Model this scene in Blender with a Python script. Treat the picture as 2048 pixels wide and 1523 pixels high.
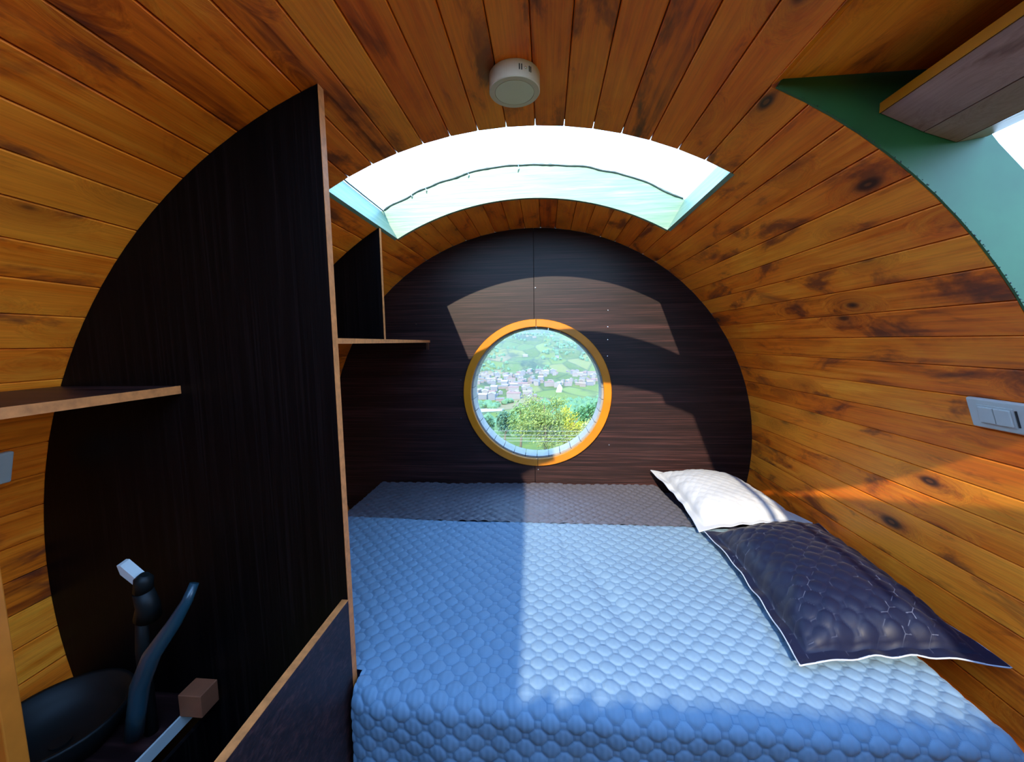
import bpy, bmesh, math, random
import numpy as np
from mathutils import Vector, Matrix, noise as mnoise
random.seed(7)
rng = np.random.default_rng(7)
for o in list(bpy.data.objects):
    bpy.data.objects.remove(o)
scene = bpy.context.scene
col = scene.collection
pi = math.pi

# ---------------------------------------------------------------- camera, light, exposure
CAM = Vector((0.0772, 0.0, 1.7873))
cam_data = bpy.data.cameras.new('camera')
cam_data.sensor_width = 36.0
cam_data.lens = 779.84 / 2048 * 36.0
cam_data.clip_start = 0.02
cam_data.clip_end = 20000
cam = bpy.data.objects.new('camera', cam_data)
col.objects.link(cam)
yaw, pit, rol = 0.0876, -0.1011, 0.0130
RM = Matrix.Rotation(yaw, 3, 'Z') @ Matrix.Rotation(pit, 3, 'X') @ Matrix.Rotation(rol, 3, 'Y')
cm = Matrix.Identity(4)
for i in range(3):
    cm[i][0] = RM[i][0]; cm[i][1] = RM[i][2]; cm[i][2] = -RM[i][1]; cm[i][3] = CAM[i]
cam.matrix_world = cm
scene.camera = cam

scene.view_settings.view_transform = 'Standard'
scene.view_settings.look = 'None'
scene.view_settings.gamma = 1
scene.view_settings.use_curve_mapping = False
scene.view_settings.exposure = 1.4

world = bpy.data.worlds.new('sky')
scene.world = world
world.use_nodes = True
wn = world.node_tree
wn.nodes.clear()
w_out = wn.nodes.new('ShaderNodeOutputWorld')
w_bg = wn.nodes.new('ShaderNodeBackground')
w_tc = wn.nodes.new('ShaderNodeTexCoord')
w_sep = wn.nodes.new('ShaderNodeSeparateXYZ')
w_ramp = wn.nodes.new('ShaderNodeValToRGB')
w_ramp.color_ramp.elements[0].position = 0.0
w_ramp.color_ramp.elements[0].color = (0.46, 0.70, 1.0, 1)
w_ramp.color_ramp.elements[1].position = 0.75
w_ramp.color_ramp.elements[1].color = (0.235, 0.50, 1.0, 1)
w_bg.inputs['Strength'].default_value = 3.2
wn.links.new(w_tc.outputs['Generated'], w_sep.inputs[0])
wn.links.new(w_sep.outputs['Z'], w_ramp.inputs[0])
wn.links.new(w_ramp.outputs[0], w_bg.inputs['Color'])
wn.links.new(w_bg.outputs[0], w_out.inputs['Surface'])

sun_data = bpy.data.lights.new('sun', 'SUN')
sun_data.energy = 4.0
sun_data.color = (1.0, 0.86, 0.64)
sun_data.angle = math.radians(0.6)
sun = bpy.data.objects.new('sun', sun_data)
col.objects.link(sun)
SUN_TRAVEL = Vector((0.394, 1.72, -1.0)).normalized()
sun.rotation_euler = SUN_TRAVEL.to_track_quat('-Z', 'Y').to_euler()
sun.location = (-3, -8, 8)

# ---------------------------------------------------------------- helpers
def link(o, parent=None):
    col.objects.link(o)
    if parent is not None:
        o.parent = parent
    return o

def tag(o, label=None, cat=None, group=None, kind=None):
    if label: o['label'] = label
    if cat: o['category'] = cat
    if group: o['group'] = group
    if kind: o['kind'] = kind
    return o

def empty(name, loc=(0, 0, 0)):
    o = bpy.data.objects.new(name, None)
    o.empty_display_size = 0.1
    o.location = loc
    return link(o)

def obj_bm(name, bm, mat, parent=None, smooth=False):
    """geometry given in world space; stored relative to the parent's location"""
    if parent is not None:
        off = Vector(parent.location)
        if parent.parent is not None: off = off + Vector(parent.parent.location)
        bmesh.ops.translate(bm, vec=-off, verts=bm.verts)
    me = bpy.data.meshes.new(name)
    bm.normal_update()
    bm.to_mesh(me)
    bm.free()
    if smooth:
        me.polygons.foreach_set('use_smooth', [True] * len(me.polygons))
    for m in (mat if isinstance(mat, (list, tuple)) else [mat]):
        me.materials.append(m)
    o = bpy.data.objects.new(name, me)
    return link(o, parent)

def add_box(bm, lo, hi, bevel=0.0, seg=1, mi=0):
    lo, hi = Vector(lo), Vector(hi)
    r = bmesh.ops.create_cube(bm, size=1.0)
    vs = r['verts']
    for v in vs:
        v.co = Vector([(lo[i] + hi[i]) / 2 + v.co[i] * (hi[i] - lo[i]) for i in range(3)])
    fs = list({f for v in vs for f in v.link_faces})
    for f in fs: f.material_index = mi
    if bevel:
        es = list({e for v in vs for e in v.link_edges})
        bmesh.ops.bevel(bm, geom=es, offset=bevel, segments=seg, affect='EDGES', profile=0.5)

def box(name, lo, hi, mat, parent=None, bevel=0.0, seg=2):
    bm = bmesh.new()
    add_box(bm, lo, hi, bevel, seg)
    return obj_bm(name, bm, mat, parent)

def add_prism(bm, pts, a, b):
    """pts = list of 3D points of one face, extruded by vector b (a ignored when None)"""
    ext = Vector(b)
    v0 = [bm.verts.new(Vector(p)) for p in pts]
    v1 = [bm.verts.new(Vector(p) + ext) for p in pts]
    n = len(pts)
    bm.faces.new(v0)
    bm.faces.new(list(reversed(v1)))
    for i in range(n):
        j = (i + 1) % n
        bm.faces.new([v0[j], v0[i], v1[i], v1[j]])
    bmesh.ops.recalc_face_normals(bm, faces=bm.faces)

def prism(name, pts, ext, mat, parent=None):
    bm = bmesh.new()
    add_prism(bm, pts, None, ext)
    return obj_bm(name, bm, mat, parent)

def add_tube(bm, pts, r, seg=10, taper=None, cap=True):
    pts = [Vector(p) for p in pts]
    rings = []
    up = Vector((0, 0, 1))
    for i, p in enumerate(pts):
        t = (pts[min(i + 1, len(pts) - 1)] - pts[max(i - 1, 0)]).normalized()
        if i == 0:
            a = t.cross(up)
            if a.length < 1e-3: a = t.cross(Vector((1, 0, 0)))
        else:
            a = a - t * a.dot(t)
        a.normalize()
        b = t.cross(a).normalized()
        rr = r if taper is None else r * taper[i]
        rings.append([bm.verts.new(p + (a * math.cos(2 * pi * k / seg) + b * math.sin(2 * pi * k / seg)) * rr) for k in range(seg)])
    for i in range(len(rings) - 1):
        for k in range(seg):
            f = bm.faces.new([rings[i][k], rings[i][(k + 1) % seg], rings[i + 1][(k + 1) % seg], rings[i + 1][k]])
            f.smooth = True
    if cap:
        bm.faces.new(list(reversed(rings[0])))
        bm.faces.new(rings[-1])

def add_lathe(bm, prof, center, seg=48, axis='Z'):
    cx, cy, cz = center
    rings = []
    for (r, h) in prof:
        ring = []
        for k in range(seg):
            a = 2 * pi * k / seg
            if axis == 'Z': p = (cx + r * math.cos(a), cy + r * math.sin(a), cz + h)
            else: p = (cx + r * math.cos(a), cy + h, cz + r * math.sin(a))
            ring.append(bm.verts.new(p))
        rings.append(ring)
    for i in range(len(rings) - 1):
        for k in range(seg):
            bm.faces.new([rings[i][k], rings[i][(k + 1) % seg], rings[i + 1][(k + 1) % seg], rings[i + 1][k]])
    for ring, (r, h) in ((rings[0], prof[0]), (rings[-1], prof[-1])):
        if r > 1e-5: bm.faces.new(ring)
    bmesh.ops.remove_doubles(bm, verts=bm.verts, dist=1e-6)
    bmesh.ops.recalc_face_normals(bm, faces=bm.faces)

# ---------------------------------------------------------------- materials
class N:
    def __init__(s, name):
        s.m = bpy.data.materials.new(name); s.m.use_nodes = True
        s.t = s.m.node_tree; s.t.nodes.clear()
        s.out = s.t.nodes.new('ShaderNodeOutputMaterial')
    def n(s, kind, **kw):
        nd = s.t.nodes.new('ShaderNode' + kind)
        for k, v in kw.items():
            if k in nd.inputs: s.set(nd.inputs[k], v)
            else: setattr(nd, k, v)
        return nd
    def set(s, inp, v):
        if hasattr(v, 'is_output'): s.t.links.new(v, inp)
        elif isinstance(v, bpy.types.Node): s.t.links.new(v.outputs[0], inp)
        else: inp.default_value = v
    def math(s, op, a, b=0.0, c=None):
        nd = s.t.nodes.new('ShaderNodeMath'); nd.operation = op
        s.set(nd.inputs[0], a); s.set(nd.inputs[1], b)
        if c is not None: s.set(nd.inputs[2], c)
        return nd.outputs[0]
    def mix(s, f, a, b, bt='MIX'):
        nd = s.t.nodes.new('ShaderNodeMix'); nd.data_type = 'RGBA'; nd.blend_type = bt
        s.set(nd.inputs[0], f); s.set(nd.inputs[6], c4(a)); s.set(nd.inputs[7], c4(b))
        return nd.outputs[2]
    def ramp(s, f, stops, interp='LINEAR'):
        nd = s.t.nodes.new('ShaderNodeValToRGB'); s.set(nd.inputs[0], f)
        cr = nd.color_ramp; cr.interpolation = interp
        while len(cr.elements) < len(stops): cr.elements.new(0.5)
        for e, (p, c) in zip(cr.elements, stops):
            e.position = p; e.color = c4(c) if not isinstance(c, (int, float)) else (c, c, c, 1)
        return nd.outputs[0]
    def mapping(s, vec, scale=(1, 1, 1), loc=(0, 0, 0), rot=(0, 0, 0)):
        nd = s.n('Mapping'); s.set(nd.inputs['Vector'], vec)
        s.set(nd.inputs['Location'], loc); nd.inputs['Scale'].default_value = scale; nd.inputs['Rotation'].default_value = rot
        return nd.outputs[0]
    def noise(s, vec, scale, detail=3, rough=0.55, dist=0.0):
        nd = s.n('TexNoise'); s.set(nd.inputs['Vector'], vec)
        nd.inputs['Scale'].default_value = scale; nd.inputs['Detail'].default_value = detail
        nd.inputs['Roughness'].default_value = rough; nd.inputs['Distortion'].default_value = dist
        return nd.outputs[0]
    def bsdf(s, color, rough=0.5, spec=0.5, **kw):
        p = s.n('BsdfPrincipled')
        s.set(p.inputs['Base Color'], c4(color)); s.set(p.inputs['Roughness'], rough)
        s.set(p.inputs['Specular IOR Level'], spec)
        for k, v in kw.items(): s.set(p.inputs[k.replace('_', ' ')], v)
        s.t.links.new(p.outputs[0], s.out.inputs['Surface'])
        s.p = p
        return p
    def bump(s, h, strength=0.3, dist=0.002):
        b = s.n('Bump'); s.set(b.inputs['Height'], h)
        b.inputs['Strength'].default_value = strength; b.inputs['Distance'].default_value = dist
        s.t.links.new(b.outputs[0], s.p.inputs['Normal'])

def c4(c):
    if isinstance(c, (tuple, list)) and len(c) == 3: return (c[0], c[1], c[2], 1.0)
    return c

def simple(name, color, rough=0.5, spec=0.5, var=0.12, vscale=20, **kw):
    s = N(name)
    tc = s.n('TexCoord').outputs['Object']
    nz = s.noise(tc, vscale, 4)
    lo = tuple(x * (1 - var) for x in color); hi = tuple(min(1, x * (1 + var)) for x in color)
    c = s.ramp(nz, [(0.3, lo), (0.7, hi)])
    s.bsdf(c, rough, spec, **kw)
    s.bump(nz, 0.1, 0.0006)
    return s.m

def plank_material(name, dark=(0.20, 0.030, 0.004), mid=(0.76, 0.155, 0.006), light=(0.96, 0.30, 0.020), rough=0.38):
    s = N(name)
    tc = s.n('TexCoord').outputs['Object']
    rnd = s.n('ObjectInfo').outputs['Random']
    comb = s.n('CombineXYZ')
    s.set(comb.inputs[0], s.math('MULTIPLY', rnd, 37.0)); s.set(comb.inputs[1], s.math('MULTIPLY', rnd, 113.0)); s.set(comb.inputs[2], s.math('MULTIPLY', rnd, 71.0))
    add = s.n('VectorMath', operation='ADD'); s.set(add.inputs[0], tc); s.set(add.inputs[1], comb.outputs[0])
    P = add.outputs[0]
    # knots
    vk = s.n('TexVoronoi', voronoi_dimensions='3D', feature='F1'); s.set(vk.inputs['Vector'], s.mapping(P, (8.0, 3.4, 8.0))); vk.inputs['Scale'].default_value = 1.0
    kd = vk.outputs['Distance']
    sepc = s.n('SeparateColor'); s.set(sepc.inputs[0], vk.outputs['Color'])
    keep = s.math('GREATER_THAN', sepc.outputs[0], 0.33)
    ksz = s.math('ADD', 0.07, s.math('MULTIPLY', sepc.outputs[1], 0.12))
    krel = s.math('DIVIDE', kd, ksz)
    kmask = s.math('MULTIPLY', keep, s.ramp(krel, [(0.45, 1.0), (1.0, 0.0)]))
    halo = s.math('MULTIPLY', keep, s.ramp(s.math('DIVIDE', kd, 0.42), [(0.2, 0.8), (1.0, 0.0)]))
    # grain, bent round the knots
    warp = s.math('MULTIPLY', halo, 0.10)
    gx = s.n('CombineXYZ'); s.set(gx.inputs[0], warp); s.set(gx.inputs[2], warp)
    ad2 = s.n('VectorMath', operation='ADD'); s.set(ad2.inputs[0], P); s.set(ad2.inputs[1], gx.outputs[0])
    g1 = s.noise(s.mapping(ad2.outputs[0], (60, 1.6, 60)), 1.0, 5, 0.6, 0.4)
    g2 = s.noise(s.mapping(ad2.outputs[0], (260, 7, 260)), 1.0, 3, 0.6)
    blotch = s.noise(s.mapping(P, (9, 3.2, 9)), 1.0, 5, 0.62, 0.6)
    wide = s.noise(s.mapping(P, (5, 1.5, 5)), 1.0, 2, 0.5)
    v = s.math('ADD', s.math('MULTIPLY', g1, 0.5), s.math('MULTIPLY', blotch, 0.6))
    v = s.math('ADD', v, s.math('MULTIPLY', s.math('SUBTRACT', rnd, 0.5), 0.22))
    base = s.ramp(v, [(0.32, dark), (0.47, mid), (0.66, light)])
    base = s.mix(s.ramp(wide, [(0.35, 0.0), (0.7, 0.45)]), base, tuple(x * y for x, y in zip(mid, (1.1, 0.75, 0.9))))
    stain = s.ramp(blotch, [(0.33, 0.75), (0.44, 0.0)])
    base = s.mix(stain, base, (0.085, 0.022, 0.012))
    base = s.mix(s.math('MULTIPLY', s.ramp(g2, [(0.35, 0.6), (0.6, 0.0)]), 0.35), base, dark)
    base = s.mix(s.math('MULTIPLY', halo, 0.55), base, dark)
    ring = s.math('SINE', s.math('MULTIPLY', krel, 9.0))
    kcol = s.ramp(ring, [(0.2, (0.045, 0.012, 0.006)), (0.8, (0.16, 0.045, 0.012))])
    base = s.mix(kmask, base, kcol)
    s.bsdf(base, s.ramp(g1, [(0.3, rough - 0.06), (0.7, rough + 0.12)]), 0.28)
    s.bump(s.math('ADD', s.math('MULTIPLY', g2, 0.6), s.math('MULTIPLY', g1, 0.6)), 0.25, 0.0012)
    return s.m

def laminate_material(name, vertical=False):
    s = N(name)
    tc = s.n('TexCoord').outputs['Object']
    sc = (260, 260, 2.5) if vertical else (2.2, 60, 190)
    g = s.noise(s.mapping(tc, sc), 1.0, 4, 0.65)
    g2 = s.noise(s.mapping(tc, (sc[0] * .25, sc[1] * .25, sc[2] * .25)), 1.0, 3, 0.6)
    v = s.math('ADD', s.math('MULTIPLY', g, 0.65), s.math('MULTIPLY', g2, 0.35))
    c = s.ramp(v, [(0.33, (0.0006, 0.0005, 0.0008)), (0.5, (0.002, 0.0014, 0.0016)), (0.7, (0.008, 0.005, 0.005))]) if vertical else s.ramp(v, [(0.33, (0.002, 0.001, 0.0013)), (0.5, (0.013, 0.0050, 0.0052)), (0.68, (0.056, 0.021, 0.020))])  # upright stops: same laminate, its shade put into a darker colour
    s.bsdf(c, 0.42, 0.09 if vertical else 0.28)
    s.bump(g, 0.12, 0.0006)
    return s.m

def quilt_material(name, color, rough=0.6, thread=None, deep=None):
    s = N(name)
    at = s.n('Attribute', attribute_name='seam')
    tc = s.n('TexCoord').outputs['Object']
    nz = s.noise(tc, 900, 2, 0.6)
    nl = s.noise(tc, 5, 3)
    c = s.mix(s.ramp(nl, [(0.35, 0.0), (0.7, 0.12)]), color, tuple(x * 0.8 for x in color))
    if thread:
        c = s.mix(s.math('MULTIPLY', s.ramp(at.outputs['Fac'], [(0.02, 1.0), (0.16, 0.0)]), s.ramp(nl, [(0.42, 0.05), (0.6, 0.6)])), c, thread)
    if deep: c = s.mix(s.math('MULTIPLY', s.ramp(at.outputs['Fac'], [(0.03, 1.0), (0.30, 0.0)]), 0.55), c, deep)  # groove shade along the seams, mixed into the colour
    s.bsdf(c, rough, 0.22, Sheen_Weight=0.05, Sheen_Roughness=0.4)
    s.bump(nz, 0.25, 0.0006)
    return s.m

M = {}
M['plank'] = plank_material('stained_pine')
M['plank_hatch'] = plank_material('hatch_pine', (0.10, 0.05, 0.05), (0.28, 0.15, 0.13), (0.40, 0.26, 0.24), 0.34)
M['laminate'] = laminate_material('dark_laminate')
M['laminate_v_shaded'] = laminate_material('dark_laminate_upright_shaded', True)
M['skin'] = simple('roof_skin_bitumen', (0.02, 0.018, 0.016), 0.8)
M['edge'] = simple('raw_board_edge', (0.46, 0.145, 0.035), 0.55, var=0.25, vscale=60)
M['mint'] = None
s_ = N('mint_brushed_paint')
tc_ = s_.n('TexCoord').outputs['Object']
bs_ = s_.noise(s_.mapping(tc_, (4, 4, 90)), 1.0, 4, 0.6, 0.5)
s_.bsdf(s_.ramp(bs_, [(0.3, (0.10, 0.18, 0.120)), (0.55, (0.15, 0.23, 0.15)), (0.75, (0.24, 0.27, 0.19))]), 0.45, 0.4)
s_.bump(bs_, 0.4, 0.002)
M['mint'] = s_.m
M['green'] = simple('green_paint', (0.016, 0.092, 0.030), 0.5, var=0.2, vscale=7)
M['ring'] = simple('varnished_ring', (0.40, 0.135, 0.004), 0.3, var=0.12, vscale=9)
M['grey'] = simple('grey_reveal_paint', (0.20, 0.19, 0.18), 0.6)
M['white'] = simple('white_plastic', (0.44, 0.45, 0.43), 0.35, var=0.03)
M['lampw'] = simple('warm_white_enamel', (0.56, 0.50, 0.38), 0.4, var=0.04)
M['diff'] = simple('opal_diffuser', (0.60, 0.58, 0.48), 0.3, var=0.03)
M['dark'] = simple('dark_slot', (0.01, 0.01, 0.01), 0.6)
M['steel'] = simple('steel', (0.62, 0.64, 0.66), 0.25, var=0.08, Metallic=1.0)
M['chrome'] = simple('chrome_tap', (0.75, 0.78, 0.8), 0.12, var=0.03, Metallic=1.0)
M['blacksink'] = simple('black_basin', (0.004, 0.005, 0.005), 0.5, 0.2)
M['hose'] = simple('teal_hose', (0.01, 0.035, 0.05), 0.3)
M['mattress'] = simple('navy_mattress', (0.012, 0.013, 0.04), 0.8)
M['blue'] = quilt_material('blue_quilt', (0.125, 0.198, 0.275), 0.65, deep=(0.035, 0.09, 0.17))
M['greyq'] = quilt_material('slate_quilt', (0.068, 0.066, 0.082), 0.5, deep=(0.01, 0.01, 0.02))
M['navy'] = quilt_material('navy_quilt', (0.0045, 0.0065, 0.022), 0.5, thread=(0.16, 0.18, 0.26))
M['whiteq'] = quilt_material('white_quilt', (0.33, 0.345, 0.37), 0.6)
M['piping'] = simple('pale_piping', (0.32, 0.36, 0.44), 0.6, var=0.03)
M['floorw'] = plank_material('floor_boards', (0.05, 0.02, 0.01), (0.12, 0.05, 0.02), (0.2, 0.09, 0.04), 0.5)
M['sealant'] = simple('dark_sealant', (0.03, 0.05, 0.04), 0.6)
gl = N('window_glass')
tr = gl.n('BsdfTransparent'); tr.inputs[0].default_value = (0.97, 0.99, 0.98, 1)
gg = gl.n('BsdfGlossy'); gg.inputs['Roughness'].default_value = 0.02
mx = gl.n('MixShader'); mx.inputs[0].default_value = 0.04
gl.t.links.new(tr.outputs[0], mx.inputs[1]); gl.t.links.new(gg.outputs[0], mx.inputs[2]); gl.t.links.new(mx.outputs[0], gl.out.inputs['Surface'])
M['glass'] = gl.m

# ---------------------------------------------------------------- the barrel shell
R = 1.2; ZA = 1.2            # radius and axis height
YB = 2.194                   # back wall face
YR = -1.75                   # rear end of the pod
YD = 0.867                   # edge of the side entrance
SK0, SK1 = 1.183, 1.748      # skylight near and far edges
PR, PL = 3.90, 3.95          # plank pitch in degrees, right and left of the crown line
def bound(k): return 2.35 + PR * k if k >= 0 else 2.35 + PL * k
def polar(th, r, y): return Vector((r * math.sin(math.radians(th)), y, ZA + r * math.cos(math.radians(th))))

floor = box('floor', (-0.77, YR, 0.27), (0.77, YB, 0.30), M['floorw']); tag(floor, kind='structure')
wl = tag(empty('wall_left', (-R, 0, ZA)), kind='structure')
wr = tag(empty('wall_right', (R, 0, ZA)), kind='structure')
ce = tag(empty('ceiling', (0, 0, ZA + R)), kind='structure')

plank_cache = {}
def plank_mesh(y0, y1, w):
    key = (round(y0, 4), round(y1, 4), round(w, 2))
    if key in plank_cache: return plank_cache[key]
    bm = bmesh.new()
    hw = math.radians(w) / 2
    gap = 0.0008
    c = 0.0022
    zi = R * math.cos(hw)
    xi = R * math.sin(hw) - gap
    T = 0.017
    xo = (R + T) * math.sin(hw) - gap
    zo = zi + T
    prof = [(-xi + c, zi), (xi - c, zi), (xi, zi + c), (xo, zo), (-xo, zo), (-xi, zi + c)]
    a = [bm.verts.new((x, 0, z)) for x, z in prof]
    b = [bm.verts.new((x, y1 - y0, z)) for x, z in prof]
    n = len(prof)
    bm.faces.new(a); bm.faces.new(list(reversed(b)))
    for i in range(n):
        bm.faces.new([a[(i + 1) % n], a[i], b[i], b[(i + 1) % n]])
    bmesh.ops.recalc_face_normals(bm, faces=bm.faces)
    me = bpy.data.meshes.new('plank')
    bm.to_mesh(me); bm.free()
    me.materials.append(M['plank'])
    plank_cache[key] = me
    return me

def add_plank(th0, th1, y0, y1):
    me = plank_mesh(y0, y1, th1 - th0)
    o = bpy.data.objects.new('plank', me)
    th = (th0 + th1) / 2
    par = wl if th < -45 else (wr if th > 45 else ce)
    link(o, par)
    o.location = Vector((0, y0, ZA)) - par.location
    o.rotation_euler = (0, math.radians(th), 0)
    return o

skin_cells = []
def front_cut(th):  # opening added out of view so the sun reaches bed and back wall
    """near end of the ceiling boards, where the added, unseen roof opening behind the camera begins"""
    if th < -29.3: return YR
    if th < -17.5: return 0.05
    if th < -10: return 0.62
    if th < 18: return 0.72
    if th < 25.8: return 0.63
    return YD
for k in range(-33, 34):
    t0, t1 = bound(k), bound(k + 1)
    tm = (t0 + t1) / 2
    y0 = front_cut(tm)
    if tm > 76.4: y0 = YR
    yb = YB + 0.012
    if tm > -29.3 and tm < 29.7:
        if True:
            add_plank(t0, t1, y0, SK0)
        add_plank(t0, t1, SK1, yb)
        skin_cells += [(t0, t1, y0, SK0), (t0, t1, SK1, yb)]
        if tm < 25.8:
            zr_ = ZA + R * math.cos(math.radians(tm))
            yr_ = 0.815 - (zr_ - 0.95) * 1.72  # unseen rear boards, cut to keep the bed front in shade
            if tm > -29.3:
                add_plank(t0, t1, YR, yr_)
                skin_cells.append((t0, t1, YR, yr_))
    else:
        add_plank(t0, t1, y0, yb)
        skin_cells.append((t0, t1, y0, yb))
        if y0 == YD:
            add_plank(t0, t1, YR, -0.05)
            skin_cells.append((t0, t1, YR, -0.05))
# roof skin: solid curved sheet just outside the boards, with the same openings
bm = bmesh.new()
for (t0, t1, y0, y1) in skin_cells:
    r0, r1 = R + 0.0182, R + 0.030
    vs = [bm.verts.new(polar(t, r, y)) for (t, r, y) in ((t0, r0, y0), (t1, r0, y0), (t1, r0, y1), (t0, r0, y1), (t0, r1, y0), (t1, r1, y0), (t1, r1, y1), (t0, r1, y1))]
    for f in ((0, 1, 2, 3), (7, 6, 5, 4), (0, 4, 5, 1), (2, 6, 7, 3), (1, 5, 6, 2), (0, 3, 7, 4)):
        bm.faces.new([vs[i] for i in f])
bmesh.ops.remove_doubles(bm, verts=bm.verts, dist=1e-5)
sk = obj_bm('roof_skin', bm, M['skin'], ce)
# added unseen wedge at the roof opening; its skew sets the bed's shadow line
pa, pb = polar(-29.6, R + .031, YR), polar(-29.6, R + .031, 0.08)
t1_, t2_ = polar(-24.6, R + .031, YR), polar(-28.0, R + .031, 0.08)
prism('shadow_edge_wedge', [pa, pb, t2_, t1_], (0, 0, .016), M['skin'], ce)

# pod ends: rear wall behind the camera
bm = bmesh.new()
pts = [polar(a, R + 0.01, YR) for a in range(0, 360, 6)]
add_prism(bm, pts, None, (0, -0.04, 0))
rw = obj_bm('wall_front', bm, M['laminate']); tag(rw, kind='structure')

# back wall: two laminate sheets with a round cut-out, a joint between them
WX, WZ, WRI, WRO = 0.023, 1.492, 0.376, 0.416
wb = tag(empty('wall_back', (0, YB, 0)), kind='structure')
def back_panel(side):
    xs = 0.012 + 0.0015 * side
    outer = []
    ra = R - 0.001
    a0 = math.degrees(math.asin((xs) / ra))
    n = 40
    rng_a = np.linspace(a0, 180 - a0, n) if side > 0 else np.linspace(a0, -180 - a0, n)
    outer = [polar(a, ra, YB) for a in rng_a]
    h = WRI + 0.004
    b0 = math.degrees(math.asin((xs - WX) / h))
    rng_b = np.linspace(180 - b0, b0, n) if side > 0 else np.linspace(-180 - b0, b0, n)
    inner = [Vector((WX + h * math.sin(math.radians(b)), YB, WZ + h * math.cos(math.radians(b)))) for b in rng_b]
    bm = bmesh.new()
    for i in range(n - 1):       # quads between outer (top to bottom) and hole (reversed order)
        ii = n - 1 - i
        o0, o1 = outer[i], outer[i + 1]
        i0, i1 = inner[ii], inner[ii - 1]
        vs = [o0, o1, i1, i0]
        v0 = [bm.verts.new(p) for p in vs]; v1 = [bm.verts.new(p + Vector((0, 0.016, 0))) for p in vs]
        bm.faces.new(v0); bm.faces.new(list(reversed(v1)))
        bm.faces.new([v0[1], v0[0], v1[0], v1[1]]); bm.faces.new([v0[3], v0[2], v1[2], v1[3]])
        if i == 0: bm.faces.new([v0[0], v0[3], v1[3], v1[0]])
        if i == n - 2: bm.faces.new([v0[2], v0[1], v1[1], v1[2]])
    bmesh.ops.remove_doubles(bm, verts=bm.verts, dist=1e-5)
    bmesh.ops.recalc_face_normals(bm, faces=bm.faces)
    return obj_bm('wall_panel', bm, M['laminate'], wb)
back_panel(-1); back_panel(1)
# outer lining that closes the joint, ring of the wall behind the sheets
bm = bmesh.new()
n = 64
for i in range(n):
    a0, a1 = 2 * pi * i / n, 2 * pi * (i + 1) / n
    def q(a, r, y, cxx, czz): return Vector((cxx + r * math.sin(a), y, czz + r * math.cos(a)))
    h = WRI + 0.006
    for y, flip in ((YB + 0.018, 0), (YB + 0.11, 1)):
        f = [q(a0, R, y, 0, ZA), q(a1, R, y, 0, ZA), q(a1, h, y, WX, WZ), q(a0, h, y, WX, WZ)]
        bm.faces.new([bm.verts.new(p) for p in f])
    f = [q(a0, R + .02, YB + .01, 0, ZA), q(a1, R + .02, YB + .01, 0, ZA), q(a1, R + .02, YB + .11, 0, ZA), q(a0, R + .02, YB + .11, 0, ZA)]
    bm.faces.new([bm.verts.new(p) for p in f])
obj_bm('wall_lining', bm, M['skin'], wb)
for (x, z) in [(0.415, 1.95), (0.415, 1.86), (0.415, 1.79), (0.415, 1.70), (0.418, 1.62), (0.43, 1.40), (0.43, 1.2), (-0.41, 1.57), (-0.415, 1.47), (-0.66, 1.892), (0.02, 2.08), (0.03, 1.05), (-0.415, 1.35)]:
    bm = bmesh.new(); add_lathe(bm, [(0.0, -0.002), (0.0028, -0.0018), (0.003, 0.001)], (x, YB - 0.001, z), 8, 'Y')
    obj_bm('screw_head', bm, M['steel'], wb)

# round window
w1 = tag(empty('window_1', (WX, YB, WZ)), kind='structure')
def ring_part(name, a0, a1, ri, ro, y0, y1, mat, parent, n=24, bev=0.003):
    bm = bmesh.new()
    prof = [(ri, y1), (ri, y0 + bev), (ri + bev, y0), (ro - bev, y0), (ro, y0 + bev), (ro, y1)]
    rings = []
    for i in range(n + 1):
        a = math.radians(a0 + (a1 - a0) * i / n)
        rings.append([bm.verts.new((WX + r * math.sin(a), y, WZ + r * math.cos(a))) for r, y in prof])
    m = len(prof)
    for i in range(n):
        for j in range(m):
            bm.faces.new([rings[i][j], rings[i][(j + 1) % m], rings[i + 1][(j + 1) % m], rings[i + 1][j]])
    bm.faces.new(rings[0]); bm.faces.new(list(reversed(rings[-1])))
    bmesh.ops.recalc_face_normals(bm, faces=bm.faces)
    o = obj_bm(name, bm, mat, parent)
    return o
for a0, a1 in ((0.25, 179.0), (179.4, 359.8)):
    ring_part('window_frame', a0, a1, WRI - 0.002, WRO, YB - 0.020, YB + 0.001, M['ring'], w1, 40)
ns = 34
for i in range(ns):
    ring_part('reveal_board', 360 / ns * i + 0.25, 360 / ns * (i + 1) - 0.25, WRI - 0.012, WRI + 0.001, YB + 0.004, YB + 0.13, M['grey'], w1, 2, 0.001)
bm = bmesh.new(); add_lathe(bm, [(0.0, 0.0), (WRI - 0.013, 0.0), (WRI - 0.013, 0.004), (0.0, 0.004)], (WX, YB + 0.10, WZ), 48, 'Y')
obj_bm('window_pane', bm, M['glass'], w1)

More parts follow.
